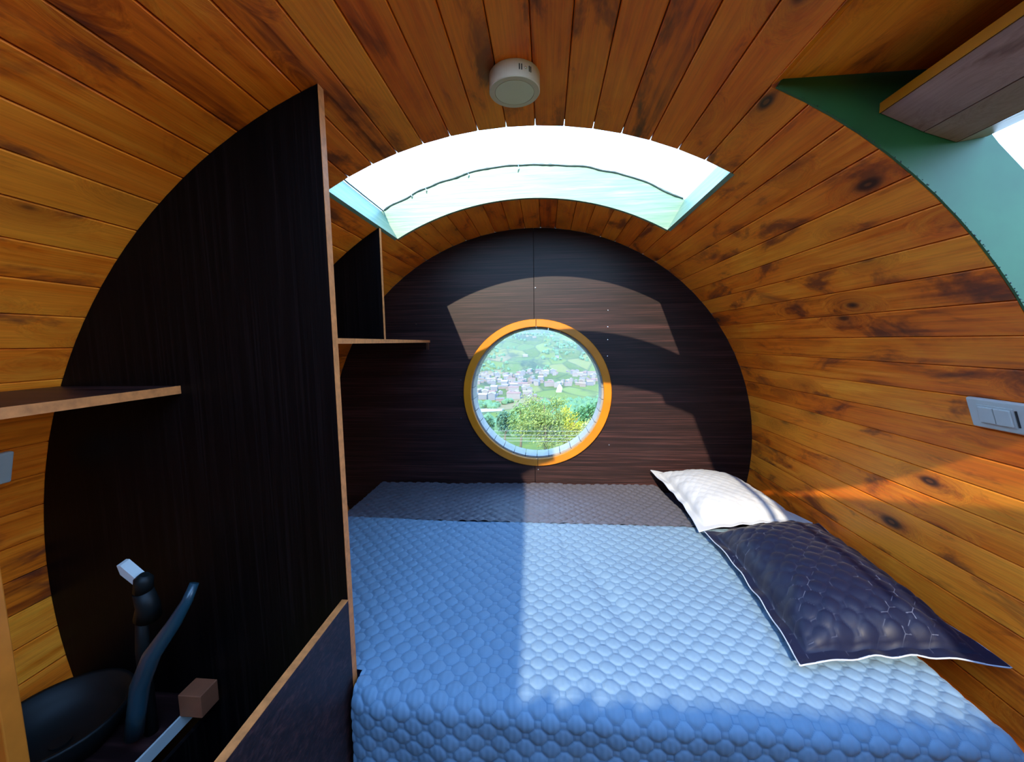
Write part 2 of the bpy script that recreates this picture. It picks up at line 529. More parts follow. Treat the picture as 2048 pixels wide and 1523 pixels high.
# skylight: painted reveals on three sides, clear pane on top
w2 = tag(empty('window_2', (0, SK1, ZA + R)), kind='structure')
RO = 1.337
def arc_panel(name, th0, th1, r0, r1, y0, y1, mat, parent, n=20, wob=0.0):
    bm = bmesh.new(); rings = []
    for i in range(n + 1):
        t = th0 + (th1 - th0) * i / n
        ww = wob * (mnoise.noise(Vector((t * 0.35, 3.1, r1))) )
        rings.append([bm.verts.new(polar(t, r, y)) for r, y in ((r0, y0), (r1 + ww, y0), (r1 + ww, y1), (r0, y1))])
    for i in range(n):
        for j in range(4):
            bm.faces.new([rings[i][j], rings[i][(j + 1) % 4], rings[i + 1][(j + 1) % 4], rings[i + 1][j]])
    bm.faces.new(rings[0]); bm.faces.new(list(reversed(rings[-1])))
    bmesh.ops.recalc_face_normals(bm, faces=bm.faces)
    return obj_bm(name, bm, mat, parent)
arc_panel('reveal_panel', -29.0, 29.5, R - 0.001, RO, SK1 - 0.002, SK1 + 0.015, M['mint'], w2, 40, 0.006)
for th, d in ((-28.95, -0.014), (29.35, 0.014)):
    p0 = polar(th, R - 0.001, SK0); p1 = polar(th, RO, SK0)
    nrm = Vector((math.cos(math.radians(th)), 0, -math.sin(math.radians(th)))) * d
    prism('reveal_panel', [p0, p1, p1 + Vector((0, SK1 - SK0 - 0.003, 0)), p0 + Vector((0, SK1 - SK0 - 0.003, 0))], nrm, M['mint'], w2)
# sealant bead and clips along the top of the far reveal
bm = bmesh.new()
pp = []
for i in range(80):
    t = -28.5 + 57.5 * i / 79
    pp.append(polar(t, RO - 0.002 + 0.007 * mnoise.noise(Vector((i * 0.21, 0.3, 0))), SK1 - 0.004))
add_tube(bm, pp, 0.0035, 6, [0.6 + 0.8 * abs(mnoise.noise(Vector((i * 0.5, 9, 1)))) + 0.3 for i in range(80)])
obj_bm('sealant_bead', bm, M['sealant'], w2)
bm = bmesh.new()
add_tube(bm, [polar(-28.7, RO - .001 + .004 * mnoise.noise(Vector((i * .7, 4, 0))), SK0 + (SK1 - SK0) * i / 20) for i in range(21)], 0.003, 6)
obj_bm('sealant_bead', bm, M['sealant'], w2)
for t, L in ((-19.5, 0.022), (-11.0, 0.018), (-1.6, 0.03), (-22.5, .016)):
    bm = bmesh.new()
    add_tube(bm, [polar(t, RO - 0.001, SK1 - 0.006), polar(t + 0.12, RO - L * .5, SK1 - 0.008), polar(t - 0.1, RO - L, SK1 - 0.004)], 0.0018, 6)
    obj_bm('glazing_clip', bm, M['steel'], w2)
arc_panel('skylight_pane', -29.2, 29.6, RO + 0.008, RO + 0.012, SK0 - 0.02, SK1 + 0.02, M['glass'], w2, 30)

# side entrance: green painted side wall, timber soffit, raised hatch of boards
d1 = tag(empty('door_1', (0.8, YD, ZA)), kind='structure')
outer = [polar(a, 1.335, YD) for a in np.arange(77.6, 43.2, -3)] + [Vector((0.915, YD, 2.178)), Vector((0.915, YD, 2.300)), Vector((0.545, YD, 2.300))]
inner = [polar(a, R + 0.0005, YD) for a in np.append(np.arange(26.2, 76, 3), 76.5)]
bm = bmesh.new()
# strip triangulation: pair by angle
def strip(bm, inn, out, ext):
    polys = inn + out
    v = [bm.verts.new(p) for p in polys]
    es = [bm.edges.new((v[i], v[(i + 1) % len(v)])) for i in range(len(v))]
    r = bmesh.ops.triangle_fill(bm, edges=es, use_beauty=True)
    fs = [g for g in r['geom'] if isinstance(g, bmesh.types.BMFace)]
    ex = bmesh.ops.extrude_face_region(bm, geom=fs)
    bmesh.ops.translate(bm, verts=[g for g in ex['geom'] if isinstance(g, bmesh.types.BMVert)], vec=ext)
    bmesh.ops.recalc_face_normals(bm, faces=bm.faces)
inner = [q_ - Vector((0, .006, 0)) for q_ in inner]; outer = [q_ - Vector((0, .006, 0)) for q_ in outer]
strip(bm, inner, outer, Vector((0, 0.005, 0)))
obj_bm('side_panel', bm, M['green'], d1)
# foam along the joint
bm = bmesh.new()
for i in range(150):
    t = 26.5 + 46 * i / 149
    if mnoise.noise(Vector((i * 0.37, 2, 5))) > -0.1:
        r = 0.0007 + 0.0012 * random.random() ** 2
        bmesh.ops.create_icosphere(bm, subdivisions=1, radius=r, matrix=Matrix.Translation(polar(t + random.uniform(-.2, .2), R + 0.001 + random.uniform(-.001, .002), YD - 0.0065)))
fo = obj_bm('sealant_crumbs', bm, M['sealant'], d1); fo['kind'] = 'stuff'
box('soffit_board', (0.5395, -0.1, 2.2895), (0.918, YD - 0.007, 2.306), M['plank'], d1, 0.001, 1)
pts = [polar(26.1, R - 0.001, -1.0), polar(26.1, R + 0.06, -1.0)]
prism('jamb_board', [Vector((.5215, -1.0, 2.2808)), Vector((.5400, -1.0, 2.2897)), Vector((.5395, -1.0, 2.306)), Vector((.515, -1.0, 2.303))], (0, 1.0 + YD - .0065, 0), M['plank'], d1)
# the hatch cavity is closed outside and at its end
box('cavity_board', (0.905, -0.1, 2.182), (0.915, YD - 0.007, 2.289), M['skin'], d1)
prism('cavity_end', [Vector((0.60, -0.1, 2.27)), Vector((0.60, -0.1, 2.289)), Vector((0.904, -0.1, 2.289)), Vector((0.904, -0.1, 2.182)), Vector((0.862, -0.1, 2.174)), Vector((0.725, -0.1, 2.235))], (0, 0.012, 0), M['skin'], d1)
hp = [(0.7215, 2.216), (0.802, 2.177), (0.862, 2.155), (0.915, 2.163)]
for i in range(len(hp) - 1):
    (xa, za), (xb, zb) = hp[i], hp[i + 1]
    g = 0.0012
    dx, dz = xb - xa, zb - za; L = math.hypot(dx, dz); ux, uz = dx / L, dz / L
    a = Vector((xa + ux * g, -0.1, za + uz * g)); b = Vector((xb - ux * g, -0.1, zb - uz * g))
    up = Vector((-uz, 0, ux)) * 0.016
    prism('hatch_board', [a, b, b + up, a + up], (0, 0.1 + YD - 0.008, 0), M['plank_hatch'], d1)
prism('hatch_edge_trim', [Vector((0.7195, -0.1, 2.2155)), Vector((0.7195, -0.1, 2.234)), Vector((0.7255, -0.1, 2.236)), Vector((0.7215, -0.1, 2.216))], (0, 0.1 + YD - 0.008, 0), M['ring'], d1)

# ---------------------------------------------------------------- storage joinery on the left
PX, PY = -0.397, 0.839
pt = tag(empty('storage_partition', (PX, PY, 0.3)), 'tall near-black laminate partition filling the left side, curved edge against the planks', 'partition')
def half_panel(x1, zlow, y, t, mat, name, parent, r=R - 0.0015, x0lim=None):
    ztop = ZA + math.sqrt(r * r - x1 * x1)
    a_top = -math.degrees(math.asin(-x1 / r))
    if zlow >= ZA: a_low = -math.degrees(math.acos((zlow - ZA) / r))
    else: a_low = -(180 - math.degrees(math.acos((ZA - zlow) / r)))
    arc = [polar(a, r, y) for a in np.linspace(a_top, a_low, 48)]
    pts = arc + [Vector((x1, y, zlow))]
    bm = bmesh.new(); add_prism(bm, pts, None, (0, t, 0))
    return obj_bm(name, bm, mat, parent)
half_panel(PX - 0.0012, 0.301, PY, 0.020, M['laminate_v_shaded'], 'panel', pt)
box('edge_band', (PX - 0.0012, PY - 0.0003, 0.301), (PX, PY + 0.0203, 2.3308), M['edge'], pt)

sf = tag(empty('wall_shelf', (-0.1, 1.5, 1.79)), 'upper dark shelf with tan front edge running from the partition to the back wall', 'shelf')
t_ = 0.013; zt = 1.800
A = Vector((PX - 0.004, PY + 0.0207, zt - t_)); B = Vector((-0.583, YB - 0.001, zt - t_))
lx = lambda z: -math.sqrt(R * R - (z - ZA) ** 2) + 0.004
prism('shelf_board', [A + Vector((-.0012, 0, 0)), B + Vector((-.0012, 0, 0)), Vector((lx(zt), YB - 0.001, zt - t_)), Vector((lx(zt), PY + 0.0207, zt - t_))], (0, 0, t_), M['laminate'], sf)
prism('edge_band', [A, B, B + Vector((-.0012, 0, 0)), A + Vector((-.0012, 0, 0))], (0, 0, t_), M['edge'], sf)
half_panel(-0.585, zt, 1.56, 0.015, M['laminate_v_shaded'], 'divider', sf)
box('divider_edge_band', (-0.585, 1.5595, zt), (-0.5838, 1.5755, ZA + math.sqrt(R * R - .585 ** 2) - .003), M['edge'], sf)
bm = bmesh.new()
add_box(bm, (-0.606, YB - 0.003, zt - t_ - 0.040), (-0.590, YB - 0.001, zt - t_), 0.0005)
add_box(bm, (-0.606, YB - 0.034, zt - t_ - 0.002), (-0.590, YB - 0.001, zt - t_), 0.0005)
br = obj_bm('bracket', bm, M['steel'], sf); br['label'] = 'small steel angle bracket'

ls = tag(empty('side_shelf', (-0.95, 0.4, 1.69)), 'long dark shelf with tan edge on the left plank wall, ending at the partition', 'shelf')
zl = 1.694
prism('shelf_board', [Vector((-0.778, 0.1, zl - .018)), Vector((-0.778, PY - .0008, zl - .018)), Vector((lx(zl), PY - .0008, zl - .018)), Vector((lx(zl), 0.1, zl - .018))], (0, 0, .018), M['laminate'], ls)
box('edge_band', (-0.778, 0.1, zl - .0185), (-0.7768, PY - .0008, zl + .0002), M['edge'], ls)

hp_ = tag(empty('low_side_panel', (-0.405, 0.5, 0.3)), 'half-height purplish laminate panel with tan top edge, left of the bed', 'panel')
box('panel', (-0.412, 0.16, 0.301), (-0.397, PY - 0.0008, 1.176), M['laminate'], hp_)
box('edge_band', (-0.4125, 0.16, 1.176), (-0.3965, PY - 0.0008, 1.1775), M['edge'], hp_)

M['post'] = simple('stained_post', (0.46, 0.12, 0.010), 0.4)
po = tag(empty('corner_post', (-0.78, 0.5, 0.1)), 'bright orange wooden post at the lower left picture edge', 'post')
box('post_board', (-0.835, 0.475, 0.44), (-0.763, 0.50, 1.675), M['post'], po, 0.002)

ct = tag(empty('kitchen_counter', (-0.95, 0.5, 0.3)), 'dark counter with a white front strip, low in the left nook before the partition', 'counter')
prism('worktop', [Vector((-0.803, 0.503, .872)), Vector((-0.803, PY - .001, .872)), Vector((lx(.872), PY - .001, .872)), Vector((lx(.872), 0.503, .872))], (0, 0, .028), M['laminate'], ct)
es_ = box('front_strip', (-0.803, 0.503, .872), (-0.798, PY - .03, .903), M['white'], ct); es_['label'] = 'white edge strip'
box('front_panel', (-0.775, 0.503, .36), (-0.765, PY - .001, .872), M['laminate_v_shaded'], ct)
bs = tag(empty('wash_basin', (-1.02, .69, .90)), 'round-cornered black basin on the counter in the dark nook', 'basin')
bm = bmesh.new()
prof = [(0.0, 0.012), (0.075, 0.014), (0.105, 0.05), (0.118, 0.078), (0.126, 0.08), (0.128, 0.074), (0.112, 0.04), (0.085, 0.001), (0.0, 0.0)]
add_lathe(bm, prof, (-1.0, .69, .901), 40)
bowl = obj_bm('bowl', bm, M['blacksink'], bs, True)
bm = bmesh.new(); add_lathe(bm, [(0.0, 0.0), (0.018, 0.0), (0.018, 0.003), (0.0, 0.003)], (-1.0, .69, .915), 16)
obj_bm('drain', bm, M['blacksink'], bowl)
tp = tag(empty('tap', (-0.79, .74, .90)), 'dark mixer tap with pale flat lever rising beside the basin', 'tap')
bm = bmesh.new(); add_tube(bm, [(-0.835, .74, .90), (-0.835, .74, 1.10), (-0.82, .735, 1.19)], 0.013, 14, [1, .95, .9])
obj_bm('stem', bm, M['blacksink'], tp)
bm = bmesh.new(); add_tube(bm, [(-0.80, .73, 1.195), (-0.79, .725, 1.225), (-0.792, .72, 1.262)], 0.021, 16, [1.15, 1, .85])
obj_bm('tap_body', bm, M['blacksink'], tp)
bm = bmesh.new(); add_tube(bm, [(-0.792, .72, 1.262), (-0.787, .72, 1.29), (-0.783, .72, 1.300)], 0.017, 14, [1, 1, .5])
thd = obj_bm('tap_head', bm, M['blacksink'], tp)
bm = bmesh.new()
add_prism(bm, [Vector((-0.838, .712, 1.322)), Vector((-0.830, .712, 1.322)), Vector((-0.796, .712, 1.293)), Vector((-0.797, .712, 1.280)), Vector((-0.803, .712, 1.279)), Vector((-0.832, .712, 1.302))], None, (0, .02, .004))
lv = obj_bm('lever', bm, M['white'], thd); lv['label'] = 'pale flat lever'
hs = bm = bmesh.new()
add_tube(bm, [(-0.83, .70, .935), (-0.815, .70, 1.0), (-0.80, .70, 1.06), (-0.765, .70, 1.13), (-0.715, .71, 1.20), (-0.69, .72, 1.245), (-0.685, .735, 1.275)], 0.017, 14, [1, 1, 1.05, 1, .8, .6, .5])
h_ = obj_bm('flexible_hose', bm, M['hose']); tag(h_, 'dark teal hose curving up in the nook, right of the tap', 'hose')
wb_ = box('wood_block', (-0.800, .775, 0.904), (-0.742, .825, .960), simple('dark_tan_block', (0.20, 0.06, 0.025), 0.6), None, 0.002)
tag(wb_, 'small tan wooden block on the counter end against the partition', 'block')

# switches
def switch(th, y0, y1, zoff, name, label, rockers=2):
    c = polar(th, R - 0.001, (y0 + y1) / 2)
    e = tag(empty(name, c), label, 'switch')
    e.rotation_euler = (0, math.radians(th), 0)
    L = (y1 - y0) / 2; W = 0.038
    def part(nm, x0, x1, ya, yb, z0, z1, mat, bev):
        bm = bmesh.new(); add_box(bm, (x0, ya, z0), (x1, yb, z1), bev, 3)
        me = bpy.data.meshes.new(nm); bm.to_mesh(me); bm.free(); me.materials.append(mat)
        o = bpy.data.objects.new(nm, me); link(o, e); return o
    part('plate', -W, W, -L, L, -0.011, 0.0, M['white'], 0.004)
    part('inner_frame', -0.024, 0.024, -L * .62, L * .62, -0.0125, -0.010, M['white'], 0.001)
    for i in range(rockers):
        a = -L * .56 + i * (L * 1.12 / rockers)
        o = part('rocker', -0.020, 0.020, a + 0.0008, a + L * 1.12 / rockers - 0.0008, -0.017, -0.012, M['white'], 0.0015)
        o.rotation_euler = (0, 0, 0)
    part('side_grip', -0.02, 0.02, -L * .72, -L * .66, -0.0130, -0.010, M['dark'], 0.0005)
    return e
switch(70.3, 0.925, 1.046, 0, 'light_switch', 'white double-rocker switch plate on the right plank wall')
switch(-74.6, 0.645, 0.771, 0, 'light_switch', 'white plate at the left picture edge on the left plank wall')

# ceiling lamp
LC = (0.007, 0.968, 2.362)
lp = tag(empty('ceiling_lamp', (LC[0], LC[1], 2.398)), 'round white surface-mounted lamp, unlit, on the ceiling planks', 'lamp')
bm = bmesh.new()
add_lathe(bm, [(0.0, 0.038), (0.057, 0.038), (0.0585, 0.036), (0.0590, 0.002), (0.0575, 0.0), (0.046, 0.0), (0.0455, 0.0012), (0.0, 0.0012)], LC, 64)
hous = obj_bm('housing', bm, M['lampw'], lp)
bm = bmesh.new()
add_lathe(bm, [(0.0, 0.0), (0.0445, 0.0), (0.0450, 0.0010), (0.0, 0.0011)], (LC[0], LC[1], LC[2] - 0.0002), 48)
obj_bm('diffuser', bm, M['diff'], lp)
for a in (-75, -70, -52, -48):
    aa = math.radians(a)
    bm = bmesh.new(); add_box(bm, (-0.0012, -0.001, -0.006), (0.0012, 0.001, 0.006), 0.0004)
    bmesh.ops.transform(bm, matrix=Matrix.Translation((LC[0] + 0.0587 * math.cos(aa), LC[1] + 0.0587 * math.sin(aa), LC[2] + 0.020)) @ Matrix.Rotation(aa + pi / 2, 4, 'Z'), verts=bm.verts)
    obj_bm('vent_slot', bm, M['dark'], hous)
aa = math.radians(-61)
bm = bmesh.new(); bmesh.ops.create_icosphere(bm, subdivisions=2, radius=0.0034, matrix=Matrix.Translation((LC[0] + 0.0578 * math.cos(aa), LC[1] + 0.0578 * math.sin(aa), LC[2] + 0.020)))
obj_bm('screw_head', bm, M['steel'], hous)

# ---------------------------------------------------------------- bed
P2 = 0.0285
def quilt(X, Y, p=P2, A=0.0050):
    """octagons with small squares, rotated 45 degrees; returns height and seam distance (normalised)"""
    a = p * math.sqrt(2)
    u = (X + Y) / math.sqrt(2); v = (X - Y) / math.sqrt(2)
    lu = u - a * np.round(u / a); lv = v - a * np.round(v / a)
    au, av = np.abs(lu), np.abs(lv)
    k = 0.74 * a
    d1 = a / 2 - np.maximum(au, av)
    d2 = (k - (au + av)) / math.sqrt(2)
    inoct = d2 > 0
    doct = np.minimum(d1, np.abs(d2))
    d = np.where(inoct, doct, np.abs(d2))
    hgt = np.where(inoct, A * (1 - np.exp(-d / (0.13 * a))), 0.45 * A * (1 - np.exp(-d / (0.07 * a))))
    # pulled folds inside the cells
    return hgt, d / (0.18 * a)

def vnoise(X, Y, sc, seed=0, oct_=2):
    r = np.random.default_rng(seed)
    out = np.zeros_like(X)
    for o_ in range(oct_):
        for _ in range(6):
            th = r.uniform(0, 2 * pi); f = sc * (1.8 ** o_) * r.uniform(.6, 1.4); ph = r.uniform(0, 6.28)
            out += np.sin((X * math.cos(th) + Y * math.sin(th)) * f + ph) / (6 * 1.7 ** o_)
    return out

def grid_mesh(name, P, seam, mat, parent=None, keep=None, mats=None, midx=None):
    nu, nv = P.shape[:2]
    idx = np.arange(nu * nv).reshape(nu, nv)
    F = np.stack([idx[:-1, :-1], idx[1:, :-1], idx[1:, 1:], idx[:-1, 1:]], -1).reshape(-1, 4)
    if keep is not None: F = F[keep.reshape(-1)]
    me = bpy.data.meshes.new(name)
    V = P.reshape(-1, 3)
    if parent is not None: V = V - np.array(parent.location)
    me.from_pydata(V.tolist(), [], F.tolist())
    me.polygons.foreach_set('use_smooth', [True] * len(F))
    at = me.attributes.new('seam', 'FLOAT', 'POINT')
    at.data.foreach_set('value', np.clip(seam.reshape(-1), 0, 1).astype(np.float32))
    for m in (mats or [mat]): me.materials.append(m)
    o = bpy.data.objects.new(name, me)
    return link(o, parent)

bed = tag(empty('bed', (0.1, 1.5, 0.301)), 'built-in bed base and dark mattress under the quilts, filling the back of the pod', 'bed')
box('bed_base', (-0.76, 0.868, 0.301), (0.76, 2.17, 0.618), M['laminate'], bed, 0.004)
box('base_front', (-0.385, 0.830, 0.301), (0.76, 0.866, 0.618), M['laminate'], bed)
bm = bmesh.new(); add_box(bm, (-0.90, 0.869, 0.62), (1.035, 2.185, 0.938), 0.03, 4)
obj_bm('mattress', bm, M['mattress'], bed, True)
bm = bmesh.new(); add_box(bm, (-0.375, 0.826, 0.62), (1.035, 0.868, 0.938), 0.02, 3)
obj_bm('mattress_front', bm, M['mattress'], bed, True)

# blue bedspread: path from its far edge over the front of the bed
YFAR, YFRONT, ZT = 1.722, 0.800, 0.962
st = 0.0031
xs = np.arange(-0.90, 1.075, st)
Ltop = YFAR - YFRONT - 0.03
rc = 0.038
Lc = rc * pi / 2
Ldrop = 0.42
ss = np.arange(0, Ltop + Lc + Ldrop, st)
X, S = np.meshgrid(xs, ss, indexing='ij')
Yp = np.where(S < Ltop, YFAR - S, 0.0); Zp = np.full_like(S, ZT); NY = np.zeros_like(S); NZ = np.ones_like(S)
ang = np.clip((S - Ltop) / rc, 0, pi / 2)
yc = YFAR - Ltop
m2 = S >= Ltop
Yp = np.where(m2, yc - rc * np.sin(ang), Yp); Zp = np.where(m2, ZT - rc + rc * np.cos(ang), Zp)
NY = np.where(m2, -np.sin(ang), 0); NZ = np.where(m2, np.cos(ang), 1)
m3 = S > Ltop + Lc
Zp = np.where(m3, ZT - rc - (S - Ltop - Lc), Zp)
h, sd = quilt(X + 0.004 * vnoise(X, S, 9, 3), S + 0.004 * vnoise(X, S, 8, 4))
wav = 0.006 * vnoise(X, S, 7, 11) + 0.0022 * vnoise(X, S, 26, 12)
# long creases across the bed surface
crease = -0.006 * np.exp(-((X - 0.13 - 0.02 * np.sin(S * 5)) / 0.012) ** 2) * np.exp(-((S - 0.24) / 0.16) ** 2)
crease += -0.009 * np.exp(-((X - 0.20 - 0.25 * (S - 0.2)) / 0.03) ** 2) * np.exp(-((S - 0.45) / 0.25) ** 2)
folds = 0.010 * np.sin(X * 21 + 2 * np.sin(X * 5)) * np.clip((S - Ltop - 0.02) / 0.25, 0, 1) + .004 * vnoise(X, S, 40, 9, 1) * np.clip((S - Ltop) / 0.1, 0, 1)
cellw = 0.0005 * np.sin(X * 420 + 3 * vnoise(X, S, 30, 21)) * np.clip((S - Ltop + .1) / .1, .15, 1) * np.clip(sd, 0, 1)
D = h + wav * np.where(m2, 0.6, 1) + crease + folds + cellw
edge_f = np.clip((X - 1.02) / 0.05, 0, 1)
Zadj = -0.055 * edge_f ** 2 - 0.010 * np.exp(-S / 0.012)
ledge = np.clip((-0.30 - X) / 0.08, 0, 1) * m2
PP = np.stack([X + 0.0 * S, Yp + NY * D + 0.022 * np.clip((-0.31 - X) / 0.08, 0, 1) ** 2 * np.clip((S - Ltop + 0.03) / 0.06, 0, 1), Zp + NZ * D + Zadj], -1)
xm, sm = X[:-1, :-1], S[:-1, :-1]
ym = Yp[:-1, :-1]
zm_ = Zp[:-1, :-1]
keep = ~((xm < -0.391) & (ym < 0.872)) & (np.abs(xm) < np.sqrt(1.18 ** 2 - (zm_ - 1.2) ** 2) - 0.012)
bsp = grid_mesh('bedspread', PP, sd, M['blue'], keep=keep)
tag(bsp, 'light blue quilted bedspread covering most of the bed and hanging over its front', 'bedspread')

# slate quilt strip across the far end
xs = np.arange(-0.90, 0.775, 0.005); ss = np.arange(0, 0.475, 0.005)
X, S = np.meshgrid(xs, ss, indexing='ij')
h, sd = quilt(X, S * 1.0, 0.026, 0.0065)
Z = 0.960 + h + 0.006 * vnoise(X, S, 9, 31) + .0022 * vnoise(X, S, 50, 32) + 0.012 * np.clip((S - .3) / .15, 0, 1) * np.clip((X + .5) / .6, 0, 1)
Xr = X - np.clip((X - 0.4) / 0.37, 0, 1) * 0.07 * (S / 0.475)
Z -= 0.02 * np.clip((X - 0.745) / 0.03, 0, 1) ** 2
PP = np.stack([Xr, 1.708 + S, Z], -1)
gq = grid_mesh('folded_quilt', PP, sd, M['greyq'])
tag(gq, 'slate grey quilt showing beyond the blue bedspread against the back wall', 'quilt')

def pillow(name, label, corners, H, Hb, mtop, mbot, seed, p=0.030, amp=0.004, bend=0.0, flat=0.86):
    A_, B_, C_, D_ = [np.array(c, float) for c in corners]     # A(u-,v+), B(u-,v-), C(u+,v-), D(u+,v+)
    ctr = (A_ + B_ + C_ + D_) / 4
    e = tag(empty(name, tuple(ctr)), label, 'pillow', None)
    lu = np.linalg.norm(C_ - B_); lv = np.linalg.norm(A_ - B_)
    nu, nv = int(lu / 0.0045), int(lv / 0.0045)
    u = np.linspace(-1, 1, nu); v = np.linspace(-1, 1, nv)
    U, V = np.meshgrid(u, v, indexing='ij')
    # edges bow inwards between the pointed corners
    Ui = U * (1 - bend * (1 - V ** 2) * np.abs(U) ** 3); Vi = V * (1 - bend * (1 - U ** 2) * np.abs(V) ** 3)
    s_u = (Ui + 1) / 2; s_v = (Vi + 1) / 2
    base = (B_ * ((1 - s_u) * (1 - s_v))[..., None] + C_ * (s_u * (1 - s_v))[..., None] + D_ * (s_u * s_v)[..., None] + A_ * ((1 - s_u) * s_v)[..., None])
    fu = np.clip(1 - (np.abs(U) / flat) ** 2.6, 0, 1) ** 0.55; fv = np.clip(1 - (np.abs(V) / (flat + .04)) ** 2.6, 0, 1) ** 0.55
    body = fu * fv
    nrm = np.cross(C_ - B_, A_ - B_); nrm /= np.linalg.norm(nrm)
    if nrm[2] < 0: nrm = -nrm
    h, sd = quilt(U * lu / 2, V * lv / 2, p, amp)
    inner = np.clip(body * 6, 0.12, 1)
    wr_ = vnoise(U * lu / 2, V * lv / 2, 18, seed) * 0.006 + vnoise(U * lu / 2, V * lv / 2, 60, seed + 1) * 0.0018
    wr_ += 0.004 * np.sin(np.arctan2(V, U) * 17) * np.exp(-((np.hypot(U, V) - 1.0) / .28) ** 2)
    top = base + nrm * (H * body + h * inner + wr_ + 0.003)[..., None]
    edge = np.clip(body * 8, 0, 1)
    bot = base + nrm * (-Hb * body + wr_ * (1 - edge) + h * inner * (1 - edge) - 0.001 )[..., None]
    o = grid_mesh('top_side', top, sd, mtop, e)
    o2 = grid_mesh('underside', bot[::-1], sd[::-1], mbot, e)
    o2['label'] = 'underside in the other colour'
    bm = bmesh.new()
    loop = [base[i, 0] for i in range(0, nu, 3)] + [base[-1, j] for j in range(0, nv, 3)] + [base[i, -1] for i in range(nu - 1, -1, -3)] + [base[0, j] for j in range(nv - 1, -1, -3)]
    wl_ = [wr_[i, 0] for i in range(0, nu, 3)] + [wr_[-1, j] for j in range(0, nv, 3)] + [wr_[i, -1] for i in range(nu - 1, -1, -3)] + [wr_[0, j] for j in range(nv - 1, -1, -3)]
    loop = [Vector(p_) + Vector(nrm) * (w_ + 0.0012) for p_, w_ in zip(loop, wl_)]
    add_tube(bm, loop + [loop[0]], 0.0022, 6)
    obj_bm('piping', bm, M['piping'], e)
    return e
pillow('pillow', 'white quilted pillow leaning at the far right end of the bed', [(0.645, 2.13, 1.075), (0.705, 1.60, 0.995), (1.155, 1.62, 1.035), (1.10, 2.17, 1.03)], 0.085, 0.035, M['whiteq'], M['navy'], 5, 0.022, 0.0022, 0.10)
pillow('pillow', 'navy blue quilted pillow, the near one, leaning on the right plank wall', [(0.715, 1.575, 1.012), (0.690, 0.93, 0.992), (1.158, 0.935, 1.012), (1.165, 1.60, 1.045)], 0.10, 0.012, M['navy'], M['whiteq'], 9, 0.030, 0.0045, 0.09)

# ---------------------------------------------------------------- the valley seen through the round window
def hgt(x, y):
    """ground height, works on numpy arrays"""
    y_ = np.asarray(y, float); x_ = np.asarray(x, float)
    kx = [-60, 0, 7, 12, 30, 80, 200, 600, 900, 1300, 1900, 3000, 4500, 7000]
    kz = [3, -0.3, -0.32, -1.9, -8.0, -21, -47, -98, -108, -106, -50, 60, 230, 520]
    z = np.interp(y_, kx, kz)
    sc = np.clip((y_ - 1200) / 2500, 0, 1)
    z = z + sc * (70 * np.sin(x_ / 520 + y_ / 900) + 45 * np.sin(x_ / 210 - y_ / 400 + 1.3) + 22 * np.sin(x_ / 90 + y_ / 150))
    nr = np.clip((y_ - 20) / 300, 0, 1) * (1 - sc)
    z = z + nr * (3 * np.sin(x_ / 60 + 1) + 2 * np.sin(y_ / 45))
    return z
ys = np.concatenate([np.linspace(-30, 7, 12), np.geomspace(7.5, 7000, 230)])
us = np.linspace(-1, 1, 200)
Yg, Ug = np.meshgrid(ys, us, indexing='ij')
Xg = Ug * (40 + np.abs(Yg) * 0.9)
Zg = hgt(Xg, Yg)
me = bpy.data.meshes.new('ground')
nu, nv = Yg.shape
idx = np.arange(nu * nv).reshape(nu, nv)
F = np.stack([idx[:-1, :-1], idx[:-1, 1:], idx[1:, 1:], idx[1:, :-1]], -1).reshape(-1, 4)
me.from_pydata(np.stack([Xg, Yg, Zg], -1).reshape(-1, 3).tolist(), [], F.tolist())
me.polygons.foreach_set('use_smooth', [True] * len(F))
s = N('valley_ground')
geo = s.n('NewGeometry').outputs['Position']
def fields(scale):
    v = s.n('TexVoronoi', voronoi_dimensions='2D', feature='F1'); s.set(v.inputs['Vector'], s.mapping(geo, (scale * 1.0, scale * .45, scale))); v.inputs['Scale'].default_value = 1
    e = s.n('TexVoronoi', voronoi_dimensions='2D', feature='DISTANCE_TO_EDGE'); s.set(e.inputs['Vector'], s.mapping(geo, (scale * 1.0, scale * .45, scale))); e.inputs['Scale'].default_value = 1
    sc_ = s.n('SeparateColor'); s.set(sc_.inputs[0], v.outputs['Color'])
    return sc_.outputs[0], e.outputs['Distance']
f1, e1 = fields(0.012)
fc = s.ramp(f1, [(0.0, (0.20, 0.33, 0.06)), (0.25, (0.30, 0.46, 0.08)), (0.45, (0.42, 0.50, 0.14)), (0.6, (0.52, 0.48, 0.24)), (0.75, (0.24, 0.40, 0.10)), (0.9, (0.36, 0.52, 0.12))], 'CONSTANT')
hedge = s.ramp(e1, [(0.02, 1.0), (0.07, 0.0)])
wn_ = s.noise(s.mapping(geo, (0.004, 0.0016, 0.01)), 1, 6, 0.62)
forest = s.ramp(wn_, [(0.49, 0.0), (0.54, 1.0)])
fine = s.noise(s.mapping(geo, (0.05, 0.02, 0.05)), 1, 5, 0.7)
c = s.mix(s.math('MULTIPLY', hedge, 0.5), fc, (0.06, 0.13, 0.07))
c = s.mix(s.math('MULTIPLY', forest, 0.75), c, s.ramp(fine, [(0.35, (0.05, 0.12, 0.09)), (0.65, (0.16, 0.25, 0.15))]))
c = s.mix(s.ramp(fine, [(0.5, 0.0), (0.7, 0.35)]), c, (0.55, 0.52, 0.32))
sp = s.n('SeparateXYZ'); s.set(sp.inputs[0], geo)
near = s.ramp(s.math('DIVIDE', sp.outputs[1], 300.0), [(0.25, 1.0), (0.9, 0.0)])
gn = s.noise(geo, 0.35, 5, 0.7)
